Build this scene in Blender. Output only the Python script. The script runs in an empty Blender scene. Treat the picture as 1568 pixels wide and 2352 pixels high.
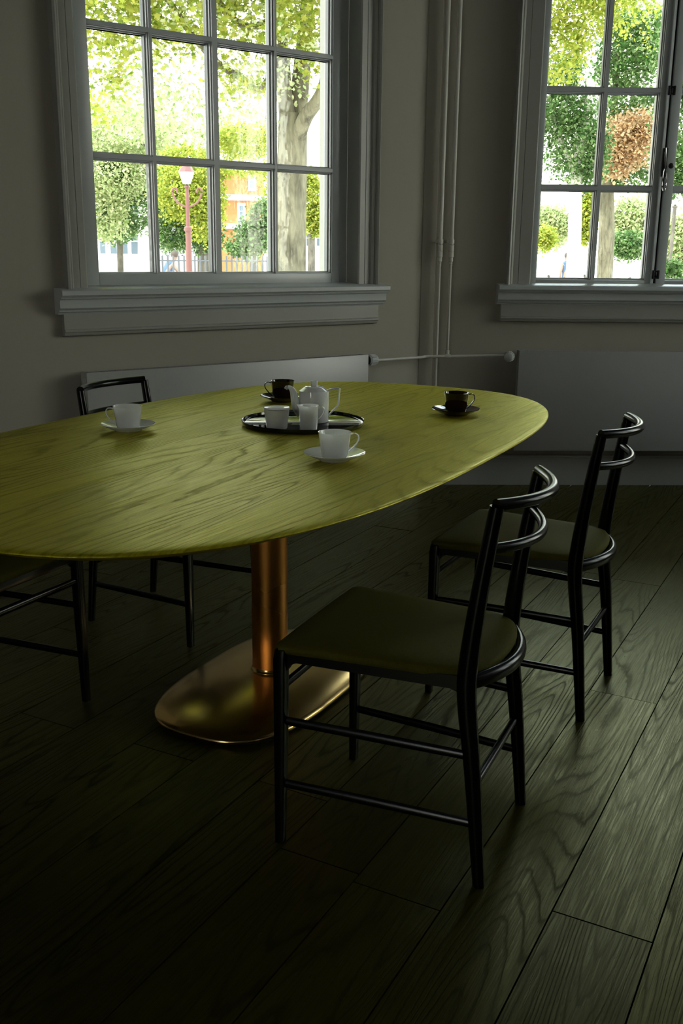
import bpy, bmesh, math, random
import numpy as np
from mathutils import Vector, Matrix
C = bpy.data.collections.new('scene'); bpy.context.scene.collection.children.link(C)
SC = bpy.context.scene
PI = math.pi
random.seed(7)
RNG = np.random.default_rng(7)

# ------------------------------------------------------------------ camera
CAM_H = 1.235; FOC = 2264.0; PITCH = math.radians(14.852); ROLL = math.radians(0.5753)
fw = Vector((0, math.cos(PITCH), -math.sin(PITCH))); r0 = Vector((1, 0, 0)); u0 = r0.cross(fw)
rt = math.cos(ROLL)*r0 + math.sin(ROLL)*u0; up = -math.sin(ROLL)*r0 + math.cos(ROLL)*u0
cd = bpy.data.cameras.new('camera'); cam = bpy.data.objects.new('camera', cd); C.objects.link(cam)
cam.matrix_world = Matrix(((rt.x, up.x, -fw.x, 0), (rt.y, up.y, -fw.y, 0), (rt.z, up.z, -fw.z, CAM_H), (0, 0, 0, 1)))
cd.sensor_fit = 'VERTICAL'; cd.sensor_height = 24; cd.lens = 24*FOC/2352; cd.clip_end = 400; cd.clip_start = .05
SC.camera = cam
# ------------------------------------------------------------------ sky, sun, exposure
W = bpy.data.worlds.new('sky'); SC.world = W; W.use_nodes = True
nt = W.node_tree; nt.nodes.clear()
out = nt.nodes.new('ShaderNodeOutputWorld'); bg = nt.nodes.new('ShaderNodeBackground')
tc = nt.nodes.new('ShaderNodeTexCoord'); sx = nt.nodes.new('ShaderNodeSeparateXYZ'); rp = nt.nodes.new('ShaderNodeValToRGB')
nt.links.new(tc.outputs['Generated'], sx.inputs[0]); nt.links.new(sx.outputs['Z'], rp.inputs[0])
rp.color_ramp.elements[0].position = 0.0; rp.color_ramp.elements[0].color = (1.0, .96, .80, 1)
rp.color_ramp.elements[1].position = .7; rp.color_ramp.elements[1].color = (.68, .84, 1, 1)
nt.links.new(rp.outputs[0], bg.inputs['Color']); nt.links.new(bg.outputs[0], out.inputs[0])
SKY = 8.0
bg.inputs['Strength'].default_value = SKY
sd = bpy.data.lights.new('sun', 'SUN'); so = bpy.data.objects.new('sun', sd); C.objects.link(so)
sd.energy = 7.0; sd.angle = math.radians(.6); sd.color = (1, .95, .84)
so.rotation_euler = Vector((-.37, -.37, .85)).to_track_quat('Z', 'Y').to_euler()
SC.view_settings.view_transform = 'Standard'; SC.view_settings.look = 'None'
SC.view_settings.exposure = 0; SC.view_settings.gamma = 1; SC.view_settings.use_curve_mapping = False
cy = SC.cycles
cy.max_bounces = 10; cy.diffuse_bounces = 5; cy.glossy_bounces = 5; cy.transparent_max_bounces = 12; cy.transmission_bounces = 4
cy.caustics_reflective = False; cy.caustics_refractive = False; cy.sample_clamp_indirect = 6; cy.use_denoising = True

# ------------------------------------------------------------------ materials
def mat(name, col=(.5, .5, .5), rough=.5, metal=0, spec=.5, coat=0, coat_r=.1):
    m = bpy.data.materials.new(name); m.use_nodes = True
    b = m.node_tree.nodes['Principled BSDF']
    b.inputs['Base Color'].default_value = (*col, 1); b.inputs['Roughness'].default_value = rough
    b.inputs['Metallic'].default_value = metal; b.inputs['Specular IOR Level'].default_value = spec
    b.inputs['Coat Weight'].default_value = coat; b.inputs['Coat Roughness'].default_value = coat_r
    return m
class N:
    def __init__(s, m): s.m = m; s.t = m.node_tree; s.b = s.t.nodes['Principled BSDF']
    def n(s, ty, **k):
        x = s.t.nodes.new(ty)
        for a, v in k.items(): setattr(x, a, v)
        return x
    def l(s, a, b): s.t.links.new(a, b)
    def math(s, op, a, b=None, c=None):
        x = s.n('ShaderNodeMath', operation=op)
        for i, v in enumerate((a, b, c)):
            if v is None: continue
            if hasattr(v, 'is_linked'): s.l(v, x.inputs[i])
            else: x.inputs[i].default_value = v
        return x.outputs[0]
    def ramp(s, f, stops, interp='LINEAR'):
        x = s.n('ShaderNodeValToRGB'); s.l(f, x.inputs[0]); r = x.color_ramp; r.interpolation = interp
        while len(r.elements) < len(stops): r.elements.new(.5)
        for e, (p, c) in zip(r.elements, stops):
            e.position = p; e.color = (*c, 1) if hasattr(c, '__len__') else (c, c, c, 1)
        return x.outputs[0]
    def noise(s, vec, scale, detail=3, rough=.5, dist=0, dim='3D'):
        x = s.n('ShaderNodeTexNoise'); x.inputs['Scale'].default_value = scale; x.inputs['Detail'].default_value = detail
        x.inputs['Roughness'].default_value = rough; x.inputs['Distortion'].default_value = dist
        s.l(vec, x.inputs['Vector']); return x.outputs['Fac']
    def mapv(s, vec, scale=(1, 1, 1), loc=(0, 0, 0)):
        x = s.n('ShaderNodeMapping'); x.inputs['Scale'].default_value = scale; x.inputs['Location'].default_value = loc
        s.l(vec, x.inputs['Vector']); return x.outputs[0]
    def mixc(s, f, a, b, mode='MIX'):
        x = s.n('ShaderNodeMix', data_type='RGBA', blend_type=mode)
        for i, v in ((0, f), (6, a), (7, b)):
            if hasattr(v, 'is_linked'): s.l(v, x.inputs[i])
            else: x.inputs[i].default_value = v if i == 0 else (*v, 1)
        return x.outputs[2]
    def bump(s, h, strength, dist, to=None, prev=None):
        x = s.n('ShaderNodeBump'); x.inputs['Strength'].default_value = strength; x.inputs['Distance'].default_value = dist
        s.l(h, x.inputs['Height'])
        if prev is not None: s.l(prev, x.inputs['Normal'])
        s.l(x.outputs[0], s.b.inputs['Normal']); return x.outputs[0]

def oak(name, light, dark, rough, boards=None, scratches=False, spec=.5, nring=13, tint=.25, r_add=.2, gs=1.0):
    """oak grain along the object's own X axis, a different board wherever the object or board strip changes"""
    m = mat(name, light, rough, spec=spec); k = N(m)
    tcn = k.n('ShaderNodeTexCoord'); oi = k.n('ShaderNodeObjectInfo'); P = tcn.outputs['Object']
    sep = k.n('ShaderNodeSeparateXYZ'); k.l(P, sep.inputs[0])
    rnd = oi.outputs['Random']
    if boards:
        wob = k.math('FLOOR', k.math('DIVIDE', sep.outputs['Y'], boards))
        wn = k.n('ShaderNodeTexWhiteNoise', noise_dimensions='1D'); k.l(wob, wn.inputs['W']); rnd = wn.outputs['Value']
    off = k.n('ShaderNodeCombineXYZ'); k.l(k.math('MULTIPLY', rnd, 57.0), off.inputs['X']); k.l(k.math('MULTIPLY', rnd, 31.0), off.inputs['Y']); k.l(k.math('MULTIPLY', rnd, 17.0), off.inputs['Z'])
    add = k.n('ShaderNodeVectorMath', operation='ADD'); k.l(P, add.inputs[0]); k.l(off.outputs[0], add.inputs[1]); V = add.outputs[0]
    big = k.noise(k.mapv(V, (gs*.36, gs*4.2, .0)), 1.0, 1.5, .4, .15)
    wav = k.noise(k.mapv(V, (14, 60, 0)), 1.0, 3, .6)
    f = k.math('FRACT', k.math('ADD', k.math('MULTIPLY', big, nring), k.math('MULTIPLY', wav, .55)))
    ring = k.ramp(f, [(0, .1), (.12, .85), (.35, 1.0), (.78, .85), (.93, .25), (1, .1)])
    pore = k.ramp(k.noise(k.mapv(V, (7, 260, 0)), 1.0, 3, .7), [(.40, 0.0), (.56, 1.0)])
    streak = k.noise(k.mapv(V, (1.5, 55, 0)), 1.0, 3, .6)
    patch = k.noise(k.mapv(V, (1, 1, 1)), 2.3, 4, .6)
    mk = k.ramp(k.noise(k.mapv(V, (gs*.9, gs*3.2, 0), (3, 8, 0)), 1.0, 3, .55), [(.36, .25), (.62, 1.0)])
    ring = k.math('SUBTRACT', 1.0, k.math('MULTIPLY', k.math('SUBTRACT', 1.0, ring), mk))
    g = k.math('MULTIPLY', ring, k.math('ADD', k.math('MULTIPLY', pore, .35), .65))
    g = k.math('MULTIPLY', g, k.math('ADD', k.math('MULTIPLY', streak, .7), .62))
    c = k.mixc(g, dark, light)
    tone = k.math('ADD', k.math('MULTIPLY', rnd, tint), k.math('ADD', k.math('MULTIPLY', patch, .5), .75-tint/2))
    cc = k.n('ShaderNodeCombineXYZ')
    for i in 'XYZ': k.l(tone, cc.inputs[i])
    c = k.mixc(1.0, c, cc.outputs[0], 'MULTIPLY')
    if scratches:
        s1 = k.noise(k.mapv(V, (3.0, 30, 0), (5, 2, 0)), 1.0, 2, .5)
        s2 = k.noise(P, 37, 3, .7)
        spots = k.ramp(k.math('MULTIPLY', s1, s2), [(.44, 0.0), (.47, 1.0)])
        c = k.mixc(k.math('MULTIPLY', spots, .5), c, (.12, .12, .09))
    k.l(c, k.b.inputs['Base Color'])
    rr = k.math('ADD', k.math('MULTIPLY', k.math('SUBTRACT', 1.0, g), r_add), k.math('ADD', rough-.06, k.math('MULTIPLY', patch, .14)))
    k.l(rr, k.b.inputs['Roughness'])
    k.l(k.math('MULTIPLY', k.math('ADD', k.math('MULTIPLY', g, .75), .3), spec), k.b.inputs['Specular IOR Level'])
    k.bump(g, .35, .0012)
    return m

def plaster(name, col, rough=.75, amt=.08):
    m = mat(name, col, rough, spec=.3); k = N(m); tcn = k.n('ShaderNodeTexCoord')
    n = k.noise(tcn.outputs['Object'], 1.7, 4, .6)
    c = k.mixc(n, tuple(v*(1-amt) for v in col), tuple(min(1, v*(1+amt)) for v in col)); k.l(c, k.b.inputs['Base Color'])
    f = k.noise(tcn.outputs['Object'], 60, 3, .6); k.bump(f, .15, .002)
    return m
def paint(name, col, rough=.35):
    m = mat(name, col, rough); k = N(m); tcn = k.n('ShaderNodeTexCoord')
    f = k.noise(k.mapv(tcn.outputs['Object'], (1, 1, 1)), 18, 3, .6); k.bump(f, .12, .003)
    n = k.noise(tcn.outputs['Object'], 3, 4, .6)
    c = k.mixc(n, tuple(v*.9 for v in col), tuple(min(1, v*1.06) for v in col)); k.l(c, k.b.inputs['Base Color'])
    return m
def ceramic(name, col, rough=.08, coat=.5):
    m = mat(name, col, rough, coat=coat, coat_r=.03); b_ = m.node_tree.nodes['Principled BSDF']; b_.inputs['Subsurface Weight'].default_value = .7 if col[0] > .5 else 0; b_.inputs['Subsurface Radius'].default_value = (1, 1, .95); b_.inputs['Subsurface Scale'].default_value = .012; k = N(m); tcn = k.n('ShaderNodeTexCoord')
    n = k.noise(tcn.outputs['Object'], 40, 2); k.bump(n, .02, .001); return m

M = {}
M['wall'] = plaster('wall_paint', (.365, .34, .285))
M['ceil'] = plaster('ceiling_paint', (.26, .255, .24))
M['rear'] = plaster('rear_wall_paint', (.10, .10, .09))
M['trim'] = paint('trim_paint', (.35, .35, .315), .38)
M['sash'] = paint('sash_paint', (.52, .545, .55), .28)
M['rad'] = paint('radiator_enamel', (.44, .44, .425), .30)
M['pipe'] = paint('pipe_paint', (.62, .60, .54), .35)
M['floor'] = oak('floor_oak', (.052, .045, .005), (.014, .013, .002), .28, scratches=True, spec=.45, nring=34, tint=.45, gs=1.25)
M['gap'] = mat('floor_gap', (.006, .006, .005), .9)
M['top'] = oak('table_oak', (.56, .49, .02), (.26, .23, .014), .36, boards=.135, spec=.45, nring=34, tint=.18)
for q_, mv in (('floor', .28), ('top', .30)): M[q_].node_tree.nodes['Principled BSDF'].inputs['Metallic'].default_value = mv   # part metallic, to put a yellow sheen into the wood's reflections
for q_ in ('floor', 'top'): M[q_].node_tree.nodes['Principled BSDF'].inputs['Specular Tint'].default_value = (1, 1, .45, 1)
M['chairw'] = mat('chair_black_lacquer', (.002, .0024, .003), .22, spec=.36)
def _ch():
    k = N(M['chairw']); tcn = k.n('ShaderNodeTexCoord')
    k.bump(k.noise(k.mapv(tcn.outputs['Object'], (1, 1, 1)), 220, 3, .6), .08, .001)
_ch()
M['seat'] = mat('seat_fabric', (.14, .13, .03), .85, spec=.2)
def _se():
    k = N(M['seat']); tcn = k.n('ShaderNodeTexCoord'); P = tcn.outputs['Object']
    w1 = k.noise(k.mapv(P, (900, 60, 60)), 1, 2); w2 = k.noise(k.mapv(P, (60, 900, 60)), 1, 2)
    s = k.math('MULTIPLY', k.math('ADD', w1, w2), .5)
    k.l(k.mixc(s, (.050, .046, .004), (.125, .115, .011)), k.b.inputs['Base Color']); k.bump(s, .4, .001)
_se()
def copper(name, col, rough, aniso=False):
    m = mat(name, col, rough, metal=1); k = N(m); tcn = k.n('ShaderNodeTexCoord'); P = tcn.outputs['Object']
    a = k.noise(P, 5, 1.5, .5); b = k.noise(k.mapv(P, (3, 3, 30) if not aniso else (60, 60, 2)), 2, 3, .6)
    k.l(k.mixc(k.math('MULTIPLY', a, .8), tuple(v*.72 for v in col), col), k.b.inputs['Base Color'])
    k.l(k.math('ADD', k.math('MULTIPLY', a, .2), rough-.06), k.b.inputs['Roughness'])
    return m
def brushed(m):
    b = m.node_tree.nodes['Principled BSDF']; b.inputs['Anisotropic'].default_value = .9
    gm = m.node_tree.nodes.new('ShaderNodeNewGeometry'); tg = m.node_tree.nodes.new('ShaderNodeVectorMath'); tg.operation = 'CROSS_PRODUCT'; tg.inputs[1].default_value = (0, 0, 1)
    m.node_tree.links.new(gm.outputs['Normal'], tg.inputs[0]); m.node_tree.links.new(tg.outputs[0], b.inputs['Tangent'])
M['copper'] = copper('copper', (.97, .42, .12), .26)
M['brass'] = copper('bronze', (.97, .67, .26), .19)
brushed(M['copper'])
M['white'] = ceramic('white_porcelain', (.90, .92, .90))
M['black'] = ceramic('dark_porcelain', (.018, .008, .006), .07)
M['tray'] = mat('black_tray_gloss', (.012, .013, .012), .06, spec=.7)
M['chrome'] = mat('dark_nickel', (.42, .42, .41), .25, metal=1)
M['iron'] = mat('black_iron', (.03, .03, .03), .4, metal=.6)
M['knob'] = mat('grey_plastic', (.55, .56, .55), .35)
M['dark'] = mat('dark_slot', (.01, .01, .01), .8)
def glassm():
    m = bpy.data.materials.new('window_glass'); m.use_nodes = True; t = m.node_tree; t.nodes.clear()
    o = t.nodes.new('ShaderNodeOutputMaterial'); mx = t.nodes.new('ShaderNodeMixShader'); tr = t.nodes.new('ShaderNodeBsdfTransparent')
    gl = t.nodes.new('ShaderNodeBsdfGlossy'); fr = t.nodes.new('ShaderNodeFresnel'); nz = t.nodes.new('ShaderNodeTexNoise'); bp = t.nodes.new('ShaderNodeBump')
    tr.inputs[0].default_value = (.93, .95, .93, 1); gl.inputs['Roughness'].default_value = .02; fr.inputs[0].default_value = 1.45
    nz.inputs['Scale'].default_value = 4; bp.inputs['Strength'].default_value = .05; bp.inputs['Distance'].default_value = .01
    t.links.new(nz.outputs['Fac'], bp.inputs['Height']); t.links.new(bp.outputs[0], gl.inputs['Normal'])
    t.links.new(fr.outputs[0], mx.inputs[0]); t.links.new(tr.outputs[0], mx.inputs[1]); t.links.new(gl.outputs[0], mx.inputs[2]); t.links.new(mx.outputs[0], o.inputs[0])
    return m
M['glass'] = glassm()
def leafm(name, stops, trans=.55, satin=.5):
    m = bpy.data.materials.new(name); m.use_nodes = True; t = m.node_tree; t.nodes.clear()
    o = t.nodes.new('ShaderNodeOutputMaterial'); mx = t.nodes.new('ShaderNodeMixShader'); d = t.nodes.new('ShaderNodeBsdfDiffuse'); tr = t.nodes.new('ShaderNodeBsdfTranslucent')
    g = t.nodes.new('ShaderNodeNewGeometry'); r = t.nodes.new('ShaderNodeValToRGB'); r.color_ramp.elements[0].color = (*stops[0], 1); r.color_ramp.elements[1].color = (*stops[-1], 1)
    for i, s in enumerate(stops[1:-1]):
        e = r.color_ramp.elements.new((i+1)/(len(stops)-1)); e.color = (*s, 1)
    t.links.new(g.outputs['Random Per Island'], r.inputs[0]); t.links.new(r.outputs[0], d.inputs[0]); t.links.new(r.outputs[0], tr.inputs[0])
    mx.inputs[0].default_value = trans
    t.links.new(d.outputs[0], mx.inputs[1]); t.links.new(tr.outputs[0], mx.inputs[2]); t.links.new(mx.outputs[0], o.inputs[0]); return m
M['leaf_y'] = leafm('yellow_green_leaves', [(.24, .30, .035), (.36, .40, .07), (.44, .42, .09), (.14, .22, .03)])
M['leaf_p'] = leafm('pale_green_leaves', [(.30, .37, .13), (.44, .48, .26), (.50, .50, .27), (.20, .28, .09)])
M['leaf_g'] = leafm('green_leaves', [(.05, .12, .03), (.10, .19, .05), (.30, .38, .17), (.035, .08, .03)])
M['leaf_o'] = leafm('orange_leaves', [(.60, .34, .16), (.66, .48, .30), (.36, .24, .13), (.62, .48, .28)])
def barkm(name, a, b):
    m = mat(name, a, .85, spec=.2); k = N(m); tcn = k.n('ShaderNodeTexCoord'); P = tcn.outputs['Object']
    f = k.noise(k.mapv(P, (14, 14, 3)), 1, 5, .65, .6); p = k.ramp(k.noise(P, 1.6, 4, .6), [(.40, 0.0), (.60, 1.0)])
    g = k.math('ADD', k.math('MULTIPLY', k.ramp(f, [(.35, 0.0), (.65, 1.0)]), .6), k.math('MULTIPLY', p, .4))
    k.l(k.mixc(g, a, b), k.b.inputs['Base Color']); k.bump(f, .8, .03); return m
M['bark'] = barkm('mottled_bark', (.035, .03, .02), (.23, .205, .135))
M['bark_l'] = barkm('pale_bark', (.45, .40, .32), (.85, .80, .72))
M['bark_d'] = barkm('dark_bark', (.05, .045, .035), (.15, .13, .10))
def plain(name, col, rough=.8, sc=2.0, amt=.15):
    m = mat(name, col, rough, spec=.25); k = N(m); tcn = k.n('ShaderNodeTexCoord')
    k.l(k.mixc(k.noise(tcn.outputs['Object'], sc, 4, .6), tuple(v*(1-amt) for v in col), tuple(min(1, v*(1+amt)) for v in col)), k.b.inputs['Base Color']); return m
M['paving'] = plain('pale_paving', (.62, .59, .54), sc=1.2)
M['stone'] = plain('white_stone', (.72, .73, .74)); M['stone_shade'] = plain('shaded_stone', (.50, .53, .60))  # second one: the same white stone with shade put into its colour
M['brick'] = plain('orange_brick', (.36, .14, .05), sc=9, amt=.3)
M['wwall'] = plain('white_render', (.74, .76, .80)); M['pane'] = mat('dark_pane', (.10, .13, .16), .15)
M['frame'] = plain('white_frame', (.75, .76, .78))
M['lamp'] = plain('red_brown_iron', (.15, .065, .055), .5); M['lampg'] = mat('lamp_glass', (.35, .34, .30), .2)
M['steel'] = plain('grey_steel', (.09, .09, .095), .5)
M['skin'] = mat('skin', (.25, .15, .11), .6); M['jacket'] = mat('blue_jacket', (.05, .09, .17), .8); M['trouser'] = mat('dark_trousers', (.05, .06, .08), .8)
M['hair'] = mat('hair', (.06, .04, .03), .7)

# ------------------------------------------------------------------ helpers
def link(o, parent=None, label=None, cat=None, group=None, kind=None):
    if o.name not in C.objects: C.objects.link(o)
    if parent is not None: o.parent = parent
    for k, v in (('label', label), ('category', cat), ('group', group), ('kind', kind)):
        if v: o[k] = v
    return o
def empty(name, loc=(0, 0, 0), rz=0, **k):
    o = bpy.data.objects.new(name, None); o.empty_display_size = .1; link(o, **k); o.location = loc; o.rotation_euler = (0, 0, rz); return o
class MB:
    def __init__(s): s.v = []; s.f = []
    def add(s, vs, fs):
        b = len(s.v); s.v += [tuple(p) for p in vs]; s.f += [tuple(i+b for i in f) for f in fs]; return s
    def box(s, x0, x1, y0, y1, z0, z1, bev=0):
        if bev <= 0:
            v = [(x, y, z) for x in (x0, x1) for y in (y0, y1) for z in (z0, z1)]
            return s.add(v, [(0, 1, 3, 2), (4, 6, 7, 5), (0, 4, 5, 1), (2, 3, 7, 6), (0, 2, 6, 4), (1, 5, 7, 3)])
        bm = bmesh.new(); bmesh.ops.create_cube(bm, size=1)
        for p in bm.verts: p.co = Vector(((x0+x1)/2+p.co.x*(x1-x0), (y0+y1)/2+p.co.y*(y1-y0), (z0+z1)/2+p.co.z*(z1-z0)))
        bmesh.ops.bevel(bm, geom=bm.edges[:], offset=bev, segments=2, affect='EDGES', profile=.5)
        bm.verts.index_update(); s.add([p.co[:] for p in bm.verts], [[q.index for q in f.verts] for f in bm.faces]); bm.free(); return s
    def prism(s, pts, lo, hi, axis='z', cap=True):
        """pts 2-D outline; axis along which it is extruded"""
        n = len(pts); f3 = {'z': lambda a, b, t: (a, b, t), 'x': lambda a, b, t: (t, a, b), 'y': lambda a, b, t: (a, t, b)}[axis]
        v = [f3(a, b, lo) for a, b in pts]+[f3(a, b, hi) for a, b in pts]
        f = [(i, (i+1) % n, n+(i+1) % n, n+i) for i in range(n)]
        if cap: f += [tuple(range(n))[::-1], tuple(range(n, 2*n))]
        return s.add(v, f)
    def tube(s, path, rad, n=10, cap=True, flat=None, upv=(0, 0, 1), closed=False):
        """path points, radius or list of (ra, rb); ra along side vector, rb along the up-ish vector"""
        P = [Vector(p) for p in path]; m = len(P)
        R = [rad]*m if not isinstance(rad, (list, tuple)) or (isinstance(rad, tuple)) else rad
        R = [(r, r) if not isinstance(r, (tuple, list)) else r for r in R]
        base = len(s.v); vs = []; U = Vector(upv)
        for i in range(m):
            a = P[(i-1) % m] if closed else P[max(i-1, 0)]; b = P[(i+1) % m] if closed else P[min(i+1, m-1)]
            t = (b-a).normalized(); sd = t.cross(U)
            if sd.length < 1e-3: sd = t.cross(Vector((1, 0, 0)))
            sd.normalize(); w = sd.cross(t).normalized()
            for k in range(n):
                an = 2*PI*k/n; vs.append(P[i]+sd*math.cos(an)*R[i][0]+w*math.sin(an)*R[i][1])
        fs = []
        for i in range(m if closed else m-1):
            j = (i+1) % m
            for k in range(n): fs.append((i*n+k, i*n+(k+1) % n, j*n+(k+1) % n, j*n+k))
        if cap and not closed: fs += [tuple(range(n))[::-1], tuple(range((m-1)*n, m*n))]
        return s.add(vs, fs)
    def lathe(s, prof, n=48, c=(0, 0, 0), axis='z'):
        m = len(prof); vs = []
        for r, z in prof:
            for k in range(n):
                a = 2*PI*k/n; p = (r*math.cos(a), r*math.sin(a), z)
                if axis == 'x': p = (z, r*math.cos(a), r*math.sin(a))
                if axis == 'y': p = (r*math.cos(a), z, r*math.sin(a))
                vs.append((p[0]+c[0], p[1]+c[1], p[2]+c[2]))
        fs = [(i*n+k, i*n+(k+1) % n, (i+1)*n+(k+1) % n, (i+1)*n+k) for i in range(m-1) for k in range(n)]
        if prof[0][0] > 1e-5: fs.append(tuple(range(n))[::-1])
        if prof[-1][0] > 1e-5: fs.append(tuple(range((m-1)*n, m*n)))
        return s.add(vs, fs)
    def rings(s, rings, cap0=True, cap1=True):
        n = len(rings[0]); vs = [p for r in rings for p in r]
        fs = [(i*n+k, i*n+(k+1) % n, (i+1)*n+(k+1) % n, (i+1)*n+k) for i in range(len(rings)-1) for k in range(n)]
        if cap0: fs.append(tuple(range(n))[::-1])
        if cap1: fs.append(tuple(range((len(rings)-1)*n, len(rings)*n)))
        return s.add(vs, fs)
    def build(s, name, m, parent=None, smooth=True, sharp=35, **k):
        me = bpy.data.meshes.new(name); me.from_pydata(s.v, [], s.f); me.update()
        bm = bmesh.new(); bm.from_mesh(me); bmesh.ops.recalc_face_normals(bm, faces=bm.faces[:])
        if smooth:
            for f in bm.faces: f.smooth = True
            lim = math.radians(sharp)
            for e in bm.edges: e.smooth = len(e.link_faces) == 2 and e.calc_face_angle(0) < lim
        bm.to_mesh(me); bm.free()
        if m: me.materials.append(M[m] if isinstance(m, str) else m)
        return link(bpy.data.objects.new(name, me), parent, **k)
def spline(pts, n=8):
    P = [Vector(p) for p in pts]; o = []
    for i in range(len(P)-1):
        a = P[max(i-1, 0)]; b = P[i]; c = P[i+1]; d = P[min(i+2, len(P)-1)]
        for k in range(n):
            t = k/n; o.append(.5*((2*b)+(c-a)*t+(2*a-5*b+4*c-d)*t*t+(3*b-a-3*c+d)*t**3))
    o.append(P[-1]); return o
def copy_tree(o, parent=None):
    c = o.copy(); C.objects.link(c); c.parent = parent
    for ch in KIDS.get(o.name, []): copy_tree(ch, c)
    return c
KIDS = {}
def index_kids(o):
    KIDS[o.name] = [x for x in C.objects if x.parent == o]
    for x in KIDS[o.name]: index_kids(x)
def sup(a, b, n, t):
    c, s_ = math.cos(t), math.sin(t); r = (abs(c/a)**n+abs(s_/b)**n)**(-1/n); return r*c, r*s_

# ------------------------------------------------------------------ the room shell
AL = math.radians(53.909); AR = math.radians(88.102)
dL = Vector((math.sin(AL), math.cos(AL), 0)); dR = Vector((math.sin(AR), math.cos(AR), 0))
COR = Vector((.439, 5.282, 0)); RZL = PI/2-AL; RZR = PI/2-AR
ZC = 3.55
def wall_pieces(name, loc, rz, u0, u1, holes, mt='wall', t=.34, label=None, zc=ZC):
    """wall in its own frame: x along, y outward; holes = (ua, ub, za, zb)"""
    b = MB(); xs = u0
    for ua, ub, za, zb in holes:
        b.box(xs, ua, 0, t, 0, zc); b.box(ua, ub, 0, t, 0, za); b.box(ua, ub, 0, t, zb, zc); xs = ub
    b.box(xs, u1, 0, t, 0, zc)
    o = b.build(name, mt, smooth=False, kind='structure'); o.location = loc; o.rotation_euler = (0, 0, rz); return o
H1 = (-1.88, -.455, 1.07, 3.16); H2 = (.525, 1.90, 1.07, 3.16)
wall_pieces('wall_left', COR, RZL, -4.6, 0, [H1])
wall_pieces('wall_right', COR, RZR, 0, 4.3, [H2])
pE = COR+dR*4.3
HE = [(.30, 1.90, .90, 3.1), (2.4, 3.1, .90, 3.1)]
wall_pieces('wall_east', pE, -PI/2, 0, 8.6, HE)
pW = COR-dL*4.6
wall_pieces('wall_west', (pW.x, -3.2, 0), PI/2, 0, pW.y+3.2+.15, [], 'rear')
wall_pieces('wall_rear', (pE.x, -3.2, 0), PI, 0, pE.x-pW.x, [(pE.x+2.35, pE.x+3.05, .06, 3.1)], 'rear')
room = [COR.xy, (COR+dR*4.3).xy, Vector((pE.x, -3.2)), Vector((pW.x, -3.2)), pW.xy]
room = [Vector((p[0], p[1])) for p in room]
def slab(pts, off, z0, z1, name, m, **k):
    c = sum(pts, Vector((0, 0)))/len(pts); q = [(p+(p-c).normalized()*off) for p in pts]
    return MB().prism([(p.x, p.y) for p in q], z0, z1).build(name, m, smooth=False, **k)
slab(room, .45, ZC, ZC+.2, 'ceiling', 'ceil', kind='structure')
floor = slab(room, .0, -.10, -.014, 'floor', 'gap', kind='structure')
# floor planks, each its own board; length axis at 62.1 degrees
FA = math.radians(62.1); ex = Vector((math.cos(FA), math.sin(FA))); ey = Vector((-math.sin(FA), math.cos(FA)))
def clip(poly, sign_n, d):   # keep n.p <= d
    o = []
    for i in range(len(poly)):
        a, b = poly[i], poly[(i+1) % len(poly)]; fa = sign_n.dot(a)-d; fb = sign_n.dot(b)-d
        if fa <= 0: o.append(a)
        if (fa < 0 < fb) or (fb < 0 < fa): o.append(a+(b-a)*(fa/(fa-fb)))
    return o
KN = {1: 2.69, 0: 1.655, 6: 1.79, 4: 1.79+.0, 5: 2.9, 2: 3.75}
PW = .1905
for k in range(-24, 30):
    lo = .2145+PW*k; hi = lo+PW
    prob = clip(clip(room, -ey, -lo), ey, hi)
    if len(prob) < 3: continue
    s0 = min(ex.dot(p) for p in prob); s1 = max(ex.dot(p) for p in prob)
    j0 = KN.get(k, 1.9+((k*0.618) % 1)*2.2)
    js = [j0+2.2*i for i in range(-8, 9)]
    js = [s0]+[j for j in js if s0+.05 < j < s1-.05]+[s1]
    for a, b in zip(js, js[1:]):
        poly = clip(clip(prob, -ex, -a), ex, b)
        if len(poly) < 3: continue
        # thin open joint all round the board
        ga = .0016; poly = [p for p in poly]
        c = Vector((sum(ex.dot(p) for p in poly)/len(poly), (lo+hi)/2))
        loc2 = []
        for p in poly:
            x = ex.dot(p); y = ey.dot(p)
            x = x+ga if abs(x-a) < 1e-4 else (x-ga if abs(x-b) < 1e-4 else x)
            y = y+ga if abs(y-lo) < 1e-4 else (y-ga if abs(y-hi) < 1e-4 else y)
            loc2.append((x-c.x, y-c.y))
        h = random.uniform(-.0005, .0005)
        o = MB().prism(loc2, -.016, 0).build('plank', 'floor', floor, smooth=False)
        w = ex*c.x+ey*c.y; o.location = (w.x, w.y, h); o.rotation_euler = (0, 0, FA)

# skirting boards
def skirt(name, loc, rz, u0, u1):
    b = MB(); pr = [(0, 0), (-.022, 0), (-.022, .150), (-.018, .156), (-.018, .164), (-.010, .168), (0, .170)]
    b.prism(pr, u0, u1, 'x'); o = b.build(name, 'trim', sharp=25, kind='structure'); o.location = loc; o.rotation_euler = (0, 0, rz)
skirt('baseboard_left', COR, RZL, -4.5, -.03); skirt('baseboard_right', COR, RZR, .03, 4.25)
# boxed strip that covers the corner between the two window walls
b = MB(); pl = [(-.075, 0), (-.068, -.016), (-.052, -.020), (-.045, -.014), (-.040, -.014), (-.034, -.022), (.040, -.022), (.046, -.014), (.060, 0), (0, .05)]
b.prism(pl, 0, ZC-.005); o = b.build('trim_1', 'wall', sharp=20, kind='structure'); o.location = COR+Vector((-.012, .0, 0)); o.rotation_euler = (0, 0, (RZL+RZR)/2)

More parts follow.
